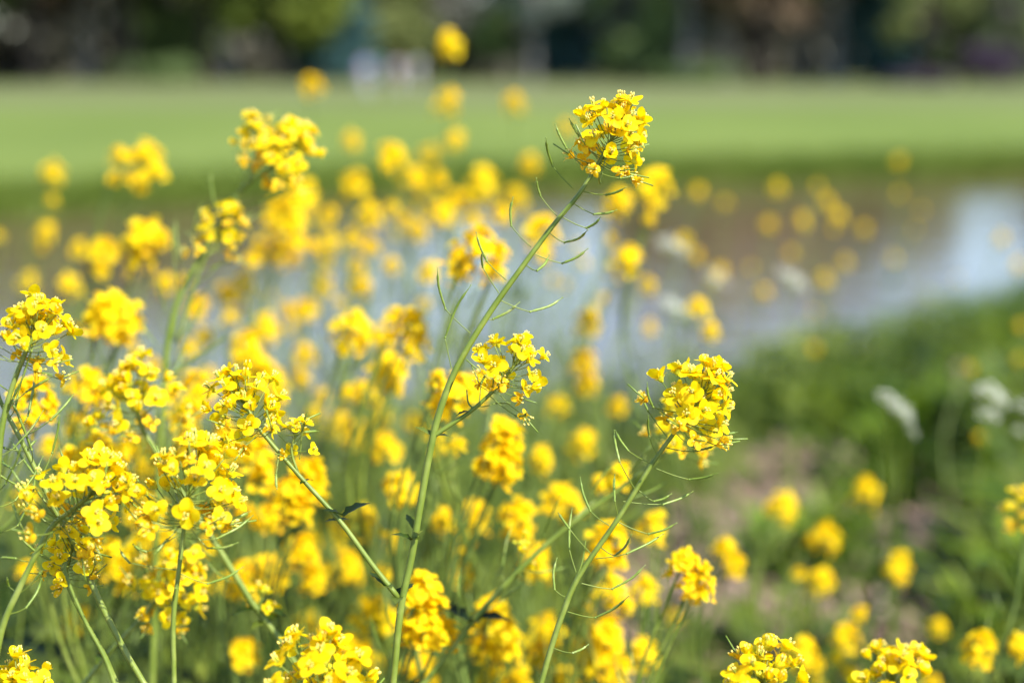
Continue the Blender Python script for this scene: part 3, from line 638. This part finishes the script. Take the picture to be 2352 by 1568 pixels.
for q in [(700, 700), (560, 640), (610, 740), (850, 560), (780, 690), (870, 760), (700, 800), (690, 860), (520, 660), (640, 560), (760, 480), (700, 430), (900, 470), (470, 760), (850, 480), (930, 500), (1010, 480), (560, 700), (740, 900), (780, 960), (640, 470), (600, 560), (820, 600), (900, 600), (560, 820), (660, 700), (480, 850), (420, 640), (380, 640), (300, 620), (180, 560), (160, 640), (310, 800), (120, 740), (430, 860), (880, 950), (820, 980), (640, 960), (720, 560), (810, 540), (1090, 500), (1150, 480), (1010, 400), (900, 350), (960, 520)]:
    SOFT.append((CROWD, [(q[0], q[1], 46 + (q[0] * 7 + q[1] * 3) % 43, 2.4 + (q[1] * 13 % 10) / 12)]))
for q in [(620, 1290), (560, 1310), (720, 1310), (560, 1480), (1060, 1310), (1020, 1180), (860, 1390), (900, 1230), (1120, 1540), (1190, 1550), (960, 1520), (1330, 1480), (1480, 1340), (1480, 1480), (700, 1240), (830, 1180), (520, 1130), (300, 1330), (60, 1300), (330, 1150), (1290, 1130), (1230, 1270), (1500, 1190), (1340, 1400), (1060, 1240), (350, 1050), (420, 1000), (300, 1010), (520, 1000), (560, 1160), (620, 1180), (480, 1240), (230, 1180), (180, 960), (110, 1010), (330, 1240), (270, 1290), (640, 900), (510, 960), (450, 870), (1090, 870), (1000, 1000), (60, 1130), (500, 1330), (880, 1310)]:
    SOFT.append((CROWD2, [(q[0], q[1], 50 + (q[0] * 7 + q[1] * 3) % 52, 1.65 + (q[1] * 13 % 10) / 12)]))
MARKS = [(1430, 300, 'the top sharp bloom'), (1190, 840, 'the middle sharp bloom'), (1620, 890, 'the right sharp bloom'), (560, 890, 'the bloom topping the slanting branch'),
         (470, 1060, 'the largest left bloom'), (85, 740, 'the sharp left edge bloom'), (670, 320, 'the upper left two-part bloom'), (745, 1530, 'the bloom cut by the bottom edge'),
         (1095, 550, 'the large soft bloom over the water'), (945, 740, 'the arched soft bloom'), (1590, 1300, 'the bloom of round petals'), (985, 1390, 'the big bright soft bloom'),
         (1330, 1320, 'the joint of the pod-hung stem'), (330, 530, 'the soft tall bloom at left'), (990, 1000, 'the fork of the tall stem'), (785, 1190, 'the leafy node of the slanting branch'), (240, 1110, 'the sharp low left bloom')]
DIRS = ['right of', 'below right of', 'below', 'below left of', 'left of', 'above left of', 'above', 'above right of']
seen = {}
for k, (label, hs) in enumerate(SOFT):
    if label not in (CROWD, CROWD2): continue
    m_ = min(MARKS, key=lambda q: math.hypot(q[0] - hs[0][0], q[1] - hs[0][1])); dx, dy = hs[0][0] - m_[0], hs[0][1] - m_[1]
    seen.setdefault((DIRS[int(round(math.atan2(dy, dx) / (math.pi / 4))) % 8], m_[2]), []).append((math.hypot(dx, dy), k))
for (dr, nm), L in seen.items():
    for j, (q, k) in enumerate(sorted(L)):
        w_ = '' if len(L) == 1 else ('nearest ', 'second nearest ', 'third nearest ', 'fourth nearest ', 'fifth nearest ', 'sixth nearest ')[j]
        crowd = SOFT[k][0]; SOFT[k] = ('%sdim blurred bloom %s %s' % (w_, dr, nm), SOFT[k][1] + [crowd])
for i, (label, hs) in enumerate(SOFT):
    r = random.Random(900 + i); grp = GS
    if isinstance(hs[-1], str): grp = 'crowd of dim blooms' if hs[-1] == CROWD else 'crowd of low dim blooms'; hs = hs[:-1]
    cx = sum(h[0] for h in hs) / len(hs); dm = sum(h[3] for h in hs) / len(hs); ylow = max(h[1] for h in hs)
    top = at(cx, ylow, dm)
    bx = top.x + r.gauss(0, .05) - .05; by = top.y + r.uniform(-.05, .08)
    by = min(by, near_shore(bx) - .08)
    bp = Vector((bx, by, gz(bx, by) - .02))
    root = empty('rapeseed_plant', bp, label, 'flowering plant', grp)
    node = top.lerp(bp, .30) + Vector((r.gauss(0, .01), 0, 0)) if len(hs) > 1 else top
    def path(a, b, lean):
        a, b = Vector(a), Vector(b); m_ = a.lerp(b, .5); return smooth_path([a, a.lerp(b, .25) + Vector((lean * .8, 0, 0)), m_ + Vector((lean, 0, 0)), b], 4)
    allp = []
    for j, (x, y, D, d) in enumerate(hs):
        blur = FPX * .027 * abs(1 / 1.15 - 1 / d); s = max(.34, min(1.5, (D - .62 * blur) * d / (FPX * .055)))
        tip = at(x, y - D * .02, d)
        if len(hs) == 1:
            P = path(tip, bp, r.gauss(0, .03)); nm = 'stem'
        else:
            P = smooth_path([tip, tip.lerp(node, .5) + (tip - node).cross(Vector((0, 1, 0))) * .12, node], 4); nm = 'branch'
        mb = MB(); tube(mb, rel(P, bp), lambda t: .0012 + .0016 * t, M['old_stem' if i % 2 else 'stem'], 5); obj(nm, mb, root)
        ax = (P[0] - P[1]).normalized() + Vector((r.gauss(0, .2), r.gauss(0, .2), .3))
        obj('flower_head', r.choice(HEADS), root, frame(ax, r.uniform(0, 6), tip - bp - Vector((0, 0, .014 * s)), s))
        allp.append(P)
    if len(hs) > 1:
        P = path(node, bp, r.gauss(0, .02)); mb = MB(); tube(mb, rel(P, bp), lambda t: .0022 + .0012 * t, M['old_stem' if i % 2 else 'stem'], 5); obj('stem', mb, root)
    npod = 9 if dm < 2.4 else 6
    pods_along(root, bp, allp[0], r, npod, .07 if len(hs) == 1 else .04, .024 if len(hs) == 1 else .018)
    for q in range(3):
        t = r.uniform(.3, .85); p = node.lerp(bp, t); clasp_leaf(root, bp, p, 4000 + i * 5 + q, r.uniform(.05, .12))

# ------------------------------------------------------------------ white umbels (cow parsley)
GU = 'white umbels of cow parsley on the near bank'
def umbel_mesh(seed):
    r = random.Random(seed); mb = MB()
    for i in range(16):
        a = i * 2.4; th = R(8 + 52 * (i / 15) ** .6); d = Vector((math.cos(a) * math.sin(th), math.sin(a) * math.sin(th), math.cos(th))); L = .042 * r.uniform(.72, 1.15)
        tube(mb, [(0, 0, 0), d * L], .0005, M['stem'], 3); c = d * L
        for k in range(14):
            b = k * 2.4 + r.uniform(-.3, .3); rr = .009 * math.sqrt(k / 14); p = c + Vector((math.cos(b) * rr, math.sin(b) * rr, .004 - rr * .2))
            s = .0018; q = r.uniform(0, 6)
            Vv = [p + Vector((math.cos(q + h * 1.57) * s, math.sin(q + h * 1.57) * s, r.uniform(0, .0006))) for h in range(4)]
            mb.add([tuple(v) for v in Vv] + [tuple(p + Vector((0, 0, -.0008)))], [(0, 1, 4), (1, 2, 4), (2, 3, 4), (3, 0, 4)], M['white'])
    return mb.mesh('umbel')
UM = [umbel_mesh(i) for i in range(3)]
for i, (label, us) in enumerate([
  ('white umbel highest over the brown water, right of the tall stem', [(1530, 552, 78, 2.9, 0)]),
  ('white umbel over the pale water beside two yellow blooms', [(1535, 690, 80, 2.5, 0)]),
  ('white umbel over the water farthest right of the upper ones', [(1800, 625, 88, 2.9, .5)]),
  ('small pale umbel between the two upper white ones', [(1635, 628, 60, 3.4, 0)]),
  ('large drooping white umbel in front of the dark grass', [(2030, 910, 92, 2.2, .55), (2065, 945, 75, 2.2, .7), (2085, 985, 50, 2.2, .9)]),
  ('large white umbel in the tall grass near the right edge', [(2262, 890, 90, 2.3, .2), (2268, 945, 80, 2.3, .2)]),
  ('white umbel cut by the right edge', [(2348, 925, 50, 2.5, 0), (2342, 985, 40, 2.5, 0)])]):
    r = random.Random(50 + i); tp = at(us[0][0], us[0][1], us[0][3]); bp = ground_pt(tp, r.uniform(-.05, .05), .05)
    if near_shore(bp.x) < bp.y: bp.y = near_shore(bp.x) - .1; bp.z = gz(bp.x, bp.y)
    root = empty('cow_parsley', bp, label, 'white flower', GU)
    P = smooth_path([tp, tp.lerp(bp, .4) + Vector((.02, 0, 0)), bp], 5); mb = MB(); tube(mb, rel(P, bp), lambda t: .0012 + .0025 * t, M['stem'], 5); obj('stem', mb, root)
    for j, (x, y, D, d, tl) in enumerate(us):
        s = D * .72 * d / (FPX * .078); p = at(x, y, d)
        if j: mb = MB(); tube(mb, rel(smooth_path([p, p.lerp(P[8], .5), P[8]], 3), bp), .001, M['stem'], 4); obj('branch', mb, root)
        for k in range(2 if j == 0 else 1):
            obj('umbel', r.choice(UM), root, frame((tl + k * .3, -.25, 1), r.uniform(0, 6), p - bp + Vector((k * .02, .01 * k, -.035 * s - k * .015)), s))
    for q in range(3): clasp_leaf(root, bp, tp.lerp(bp, r.uniform(.5, .9)), 70 + i * 4 + q, .10)

# grey-brown dead stem standing by the umbels, and fallen stalks
def stalk(label, P, r0, r1, name='dead_stalk', group=None):
    b = ground_pt(P[-1]) if name == 'dead_stalk' else Vector(P[-1]); mb = MB(); P = smooth_path(P + ([b] if name == 'dead_stalk' else []), 4)
    tube(mb, rel(P, b), lambda t: r0 + (r1 - r0) * t + .0006 * math.sin(t * 40), M['litter'], 7); o = obj(name, mb); o.location = b; tag(o, label, 'dead stalk', group)
stalk('thick grey brown broken stalk standing upright between the white umbels at the right', [at(2200, 830, 5.6), at(2192, 900, 5.6), at(2182, 985, 5.6)], .022, .030)
def lying(x0, y0, x1, y1):
    def hit(x, y):
        dv = RT * ((x - 1176) / FPX) + UP * ((784 - y) / FPX) + FW; t = 1.0
        while t < 15 and (CAMZ + dv.z * t) > gz(dv.x * t, dv.y * t) + .05: t += .01
        return Vector((dv.x * t, dv.y * t, gz(dv.x * t, dv.y * t) + .04))
    a, b = hit(x0, y0), hit(x1, y1); return [a, a.lerp(b, .5) + Vector((0, 0, .01)), b]
for i, (a, l) in enumerate([((1700, 1270, 1850, 1345), 'long pale fallen stalk slanting right below the left litter bloom'),
      ((1975, 1215, 2075, 1262), 'short thick fallen stalk behind the bloom at the litter border'),
      ((1560, 1175, 1700, 1130), 'fallen stalk lying across the pinkish litter behind the pod-hung stem'),
      ((2000, 1290, 2110, 1370), 'thin fallen stalk running into the green grass')]):
    stalk(l, lying(*a), .007 - .001 * i, .010 - .0012 * i, 'fallen_stalk', 'fallen stalks on the litter')

# ------------------------------------------------------------------ trees beyond the field
def leaf_cloud(seed, blobs, n, size):
    """many leaf clumps spread through the blobs (cx, cy, cz, rx, ry, rz)"""
    r = np.random.default_rng(seed); V = []; F = []
    wts = np.array([b[3] * b[4] * b[5] for b in blobs]) ** .8; wts /= wts.sum()
    for k in range(n):
        b = blobs[r.choice(len(blobs), p=wts)]; v = r.normal(size=3); v /= np.linalg.norm(v); v *= r.random() ** .4
        c = np.array(b[:3]) + v * np.array(b[3:6])
        a = r.normal(size=3); a /= np.linalg.norm(a); u = np.cross(a, r.normal(size=3)); u /= np.linalg.norm(u); s = size * r.uniform(.5, 1.3)
        n0 = len(V); V += [tuple(c - a * s), tuple(c - u * s * .7), tuple(c + a * s), tuple(c + u * s * .7)]; F.append((n0, n0 + 1, n0 + 2, n0 + 3))
    return V, F
def crown_blobs(r, kind, h):
    if kind == 'conifer':
        return [(r.gauss(0, .1), r.gauss(0, .1), h * (.08 + .085 * k), 2.6 * (1.05 - k / 11), 2.6 * (1.05 - k / 11), h * .06) for k in range(11)]
    low = {'low': .14, 'mid': .28, 'high': .42}[kind]; B = []
    for k in range(13):
        a = r.uniform(0, 6.28); q = r.uniform(0, 1); rad = h * .20 * math.sin(math.pi * (.15 + .75 * q)) * 1.3; s = h * r.uniform(.08, .15)
        B.append((math.cos(a) * rad, math.sin(a) * rad, h * (low + (.9 - low) * q), s * 1.2, s * 1.2, s))
    return B
TM = {}
def tree_meshes(kind, var):
    if (kind, var) in TM: return TM[kind, var]
    r = random.Random(hash_(kind) + var); h = 10.0; B = crown_blobs(r, kind, h); cm = MB()
    V_, F_ = leaf_cloud(var * 7 + 3, B, 3200, .26 if kind != 'conifer' else .2); cm.add(V_, F_, CR['mid'])
    tm = MB(); P = smooth_path([(0, 0, -.3), (r.gauss(0, .1), 0, h * .25), (r.gauss(0, .25), r.gauss(0, .2), h * .55), (0, 0, h * .86)], 4)
    tube(tm, P, lambda t: .30 * (1 - t) + .035 + (.14 if t == 0 else 0), M['bark'], 8)
    if kind != 'conifer':
        for b in B[:9]:
            z0 = max(h * .18, b[2] * .6); tube(tm, smooth_path([(0, 0, z0), (b[0] * .5, b[1] * .5, z0 + (b[2] - z0) * .6), b[:3]], 3), lambda t: .11 * (1 - t) + .02, M['bark'], 5)
    TM[kind, var] = (tm.mesh('trunk'), cm.mesh('crown', False)); return TM[kind, var]
def hash_(s): return sum(ord(c) * 7 for c in s)
GT = 'trees standing along the far side of the field'
TREES = [  # px, depth, height, shape, crown, bark, label
 (-60, 96, 17, 'mid', 'dark', 'bark', 'dark tree at the far left edge of the tree line'),
 (60, 104, 18, 'high', 'brown', 'bark', 'brownish tree second from the left edge'),
 (118, 92, 18, 'high', 'dark', 'bark', 'thick dark trunk nearest the left, under a dark crown'),
 (235, 101, 17, 'mid', 'brown', 'pale_bark', 'reddish brown crown between the two dark left trunks'),
 (325, 93, 17, 'high', 'dark', 'bark', 'dark trunk right of the reddish brown crown'),
 (420, 103, 15, 'low', 'mid', 'bark', 'deep green tree left of the bright yellow green crowns'),
 (505, 95, 14, 'mid', 'lime', 'bark', 'yellow green crown left of the pair, dark trunk below'),
 (550, 98, 13, 'high', 'olive', 'pale_bark', 'tree with a pale trunk between the yellow green crowns'),
 (665, 96, 14, 'mid', 'lime', 'bark', 'yellow green crown right of the pair'),
 (700, 108, 13, 'low', 'conifer', 'bark', 'deep blue green tree under the right yellow green crown'),
 (790, 100, 14, 'conifer', 'conifer', 'bark', 'blackish conifer just left of the walking people'),
 (880, 104, 12, 'mid', 'olive', 'bark', 'olive tree right above the walking people'),
 (975, 106, 11, 'low', 'olive', 'bark', 'olive tree left of the highest yellow bloom'),
 (1150, 103, 8, 'low', 'mid', 'bark', 'light green tree right of the highest yellow bloom'),
 (1225, 101, 11, 'high', 'grey', 'pale_bark', 'grey green tree left of the dark conifer in the middle'),
 (1275, 105, 12, 'conifer', 'conifer', 'bark', 'dark narrow conifer near the middle of the tree line'),
 (1330, 107, 9, 'low', 'conifer', 'bark', 'blue green tree right of the dark narrow conifer'),
 (1440, 99, 10, 'low', 'mid', 'bark', 'light green tree above the top sharp bloom'),
 (1490, 104, 14, 'low', 'grey', 'bark', 'grey green tree right above the top sharp bloom'),
 (1560, 98, 17, 'high', 'olive', 'pale_bark', 'olive tree with a pale trunk left of the beige crown'),
 (1650, 101, 17, 'high', 'beige', 'pale_bark', 'beige tree with a pale trunk left behind the main beige crown'),
 (1725, 95, 15, 'mid', 'beige', 'bark', 'beige brown crown right of the middle'),
 (1820, 104, 17, 'high', 'grey', 'pale_bark', 'grey green tree right of the beige crown'),
 (1890, 99, 16, 'high', 'olive', 'pale_bark', 'olive tree with a pale trunk left of the dark right conifer'),
 (1985, 101, 16, 'conifer', 'conifer', 'bark', 'dark conifer in the right part of the tree line'),
 (2085, 93, 12, 'mid', 'olive', 'bark', 'wide olive crown right of the dark right conifer'),
 (2180, 96, 9, 'low', 'olive', 'bark', 'low olive tree left of the purple shrub'),
 (2290, 92, 7.5, 'low', 'dark', 'bark', 'low dark tree right of the purple shrub'),
 (2375, 94, 12, 'conifer', 'conifer', 'bark', 'blue dark conifer at the right edge'),
 (-200, 98, 17, 'low', 'dark', 'bark', 'low branched dark tree left of the dark tree at the left edge'), (2520, 96, 12, 'low', 'dark', 'bark', 'small dark tree right of the blue dark conifer')]
for i, (px, d, h, kind, cr, bk, label) in enumerate(TREES):
    tm, cm = tree_meshes(kind, i % 3 + (5 if kind == 'conifer' else 0)); x = (px - 1176) / FPX * d / cp; z = gz(x, d)
    root = empty('tree', (x, d, z), label or 'tree beyond the edge of the picture', 'tree', GT)
    s = h / 10; mx = Matrix.Rotation(i * 1.3, 4, 'Z') @ Matrix.Diagonal((s * .95, s * .95, s, 1))
    for nm, me, m_ in (('trunk', tm, M[bk]), ('crown', cm, CR[cr])):
        o = obj(nm, me, root, mx); o.material_slots[0].link = 'OBJECT'; o.material_slots[0].material = m_
def shrub(label, px, d, wd, h, m_, seed):
    x = (px - 1176) / FPX * d / cp; B = [(random.Random(seed + k).uniform(-wd, wd) * .5, random.Random(seed - k).uniform(-.6, .6), h * (.35 + .3 * ((k * 7) % 5) / 5), wd * .28, .9, h * .34) for k in range(8)]
    V_, F_ = leaf_cloud(seed, B, 1500, .12); mb = MB(); mb.add(V_, F_, m_)
    o = empty('shrub', (x, d, gz(x, d)), label, 'shrub'); obj('foliage', mb, o)
    tm = MB()
    for b in B[:5]: tube(tm, [(b[0] * .3, 0, -.1), (b[0] * .7, b[1] * .5, b[2] * .5), b[:3]], .03, M['bark'], 4)
    obj('stem', tm, o)
shrub('dark purple shrub at the edge of the field near the right', 2235, 86, 4.2, 3.0, CR['purple'], 5)
shrub('low mauve shrub left of the dark purple one', 2065, 84, 3.0, 1.0, CR['purple'], 15)
shrub('low green bush at the tree line above the level pair of blooms', 1600, 90, 5, 1.6, CR['mid'], 25)
shrub('low green bush at the foot of the dark left trunk', 400, 90, 6, 1.8, CR['mid'], 35)
# the wood behind, one mass
B = []; r = random.Random(77)
for px in range(-420, 2800, 34):
    d = 122; x = (px - 1176) / FPX * d
    top = lerp(px, [-420, 400, 900, 1040, 1062, 1100, 1120, 1340, 1372, 1405, 1425, 1900, 2110, 2190, 2310, 2390, 2800], [21, 18, 13, 11, 4.6, 4.6, 10, 12, 4.8, 4.8, 13, 15, 12, 7, 7, 13, 13])
    k = 0; z = .5
    while z < top:
        B.append((x + r.gauss(0, .6), d + r.uniform(-5, 7), z, 2.4, 3.0, 1.4)); z += 1.2
V_, F_ = leaf_cloud(99, B, 80000, .5); mb = MB(); mb.add(V_, F_, CR['wood']); o = obj('woodland', mb); o['kind'] = 'stuff'
tag(o, 'dark mass of woodland behind the row of trees', 'woodland')

# ------------------------------------------------------------------ people strolling on the field
SKIN = plain('skin', (.5, .30, .22), .6); HAIR = plain('dark_hair', (.03, .02, .018)); HAIR2 = plain('brown_hair', (.10, .06, .035))
def skin_mesh(name, chains, m, parent, sub=1):
    """chains: lists of (x, y, z, radius); vertices at the same place are shared"""
    V = []; E = []; Rr = []; idx = {}
    for ch in chains:
        prev = None
        for (x, y, z, rd) in ch:
            key = (round(x, 4), round(y, 4), round(z, 4))
            if key not in idx: idx[key] = len(V); V.append((x, y, z)); Rr.append(rd)
            if prev is not None and prev != idx[key]: E.append((prev, idx[key]))
            prev = idx[key]
    me = bpy.data.meshes.new(name); me.from_pydata(V, E, []); me.materials.append(m)
    o = obj(name, me, parent); sk = o.modifiers.new('skin', 'SKIN'); sk.use_smooth_shade = True
    for i, q in enumerate(me.skin_vertices[0].data): q.radius = (Rr[i], Rr[i]); q.use_root = (i == 0)
    ss = o.modifiers.new('sub', 'SUBSURF'); ss.levels = sub; ss.render_levels = sub
    return o
def person(label, px, d, face, top, legs_, hair, h=1.7, stride=.22):
    x = (px - 1176) / FPX * d / cp; root = empty('person', (x, d, gz(x, d)), label, 'person', 'people walking on the far field')
    root.rotation_euler.z = face; s = h / 1.7; root.scale = (s, s, s)
    pel = (0, 0, .92, .13); che = (0, -.02, 1.25, .15); nek = (0, 0, 1.45, .055)
    def leg(sx, fy): return [pel, (sx * .09, 0, .86, .085), (sx * .10, -fy * .5 - .03, .48, .06), (sx * .10, -fy, .09, .042), (sx * .10, -fy - .06, .04, .038), (sx * .10, -fy - .17, .03, .028)]
    def arm(sx, fy): return [che, (sx * .17, 0, 1.38, .055), (sx * .22, -fy * .3 + .02, 1.10, .042), (sx * .23, -fy - .04, .87, .028), (sx * .23, -fy - .055, .81, .03)]
    ch = [[pel, (0, -.01, 1.08, .12), che, nek, (0, -.01, 1.53, .07), (0, -.02, 1.60, .09), (0, -.01, 1.67, .07)],
          leg(1, stride), leg(-1, -stride), arm(1, -stride * .6), arm(-1, stride * .6)]
    for sx, fy in ((1, -stride * .6), (-1, stride * .6)):
        bx, by = sx * .23, -fy - .055
        for k in range(4): ch.append([(bx, by, .81, .03), (bx, by - .022 + .015 * k, .775, .010), (bx - sx * .006, by - .026 + .016 * k, .735 - (.008 if k in (1, 2) else 0), .008)])
        ch.append([(bx, by, .81, .03), (bx - sx * .012, by - .035, .80, .010), (bx - sx * .018, by - .05, .775, .009)])
    skin_mesh('body', ch, SKIN, root)
    skin_mesh('shirt', [[(0, 0, .90, .15), (0, -.01, 1.08, .145), (0, -.02, 1.27, .17), (0, 0, 1.41, .09)]] + [[(0, -.02, 1.27, .17), (sx * .17, 0, 1.385, .07), (sx * .22, -fy * .3 + .02, 1.10, .057), (sx * .23, -fy - .03, .93, .045)] for sx, fy in ((1, -stride * .6), (-1, stride * .6))], top, root)
    skin_mesh('trousers', [[(0, 0, .94, .145), (sx * .09, 0, .84, .105), (sx * .10, -fy * .5 - .03, .48, .078), (sx * .10, -fy, .11, .062)] for sx, fy in ((1, stride), (-1, -stride))], legs_, root)
    skin_mesh('hair', [[(0, .01, 1.70, .07), (0, .045, 1.64, .085), (0, .055, 1.54, .055)]], hair, root)
person('person in a lavender top and pale trousers, leftmost of the walkers', 850, 63, R(200), plain('lavender_cloth', (.28, .25, .42)), plain('pale_cloth', (.50, .52, .55)), HAIR, 1.74)
person('person in a pinkish top walking right of the lavender one', 922, 68, R(185), plain('pink_cloth', (.42, .32, .36)), plain('light_cloth', (.5, .48, .45)), HAIR2, 1.66)
person('person in light grey clothes at the right end of the walkers', 966, 72, R(170), plain('grey_cloth', (.45, .47, .46)), plain('grey_trousers', (.33, .34, .36)), HAIR, 1.68)
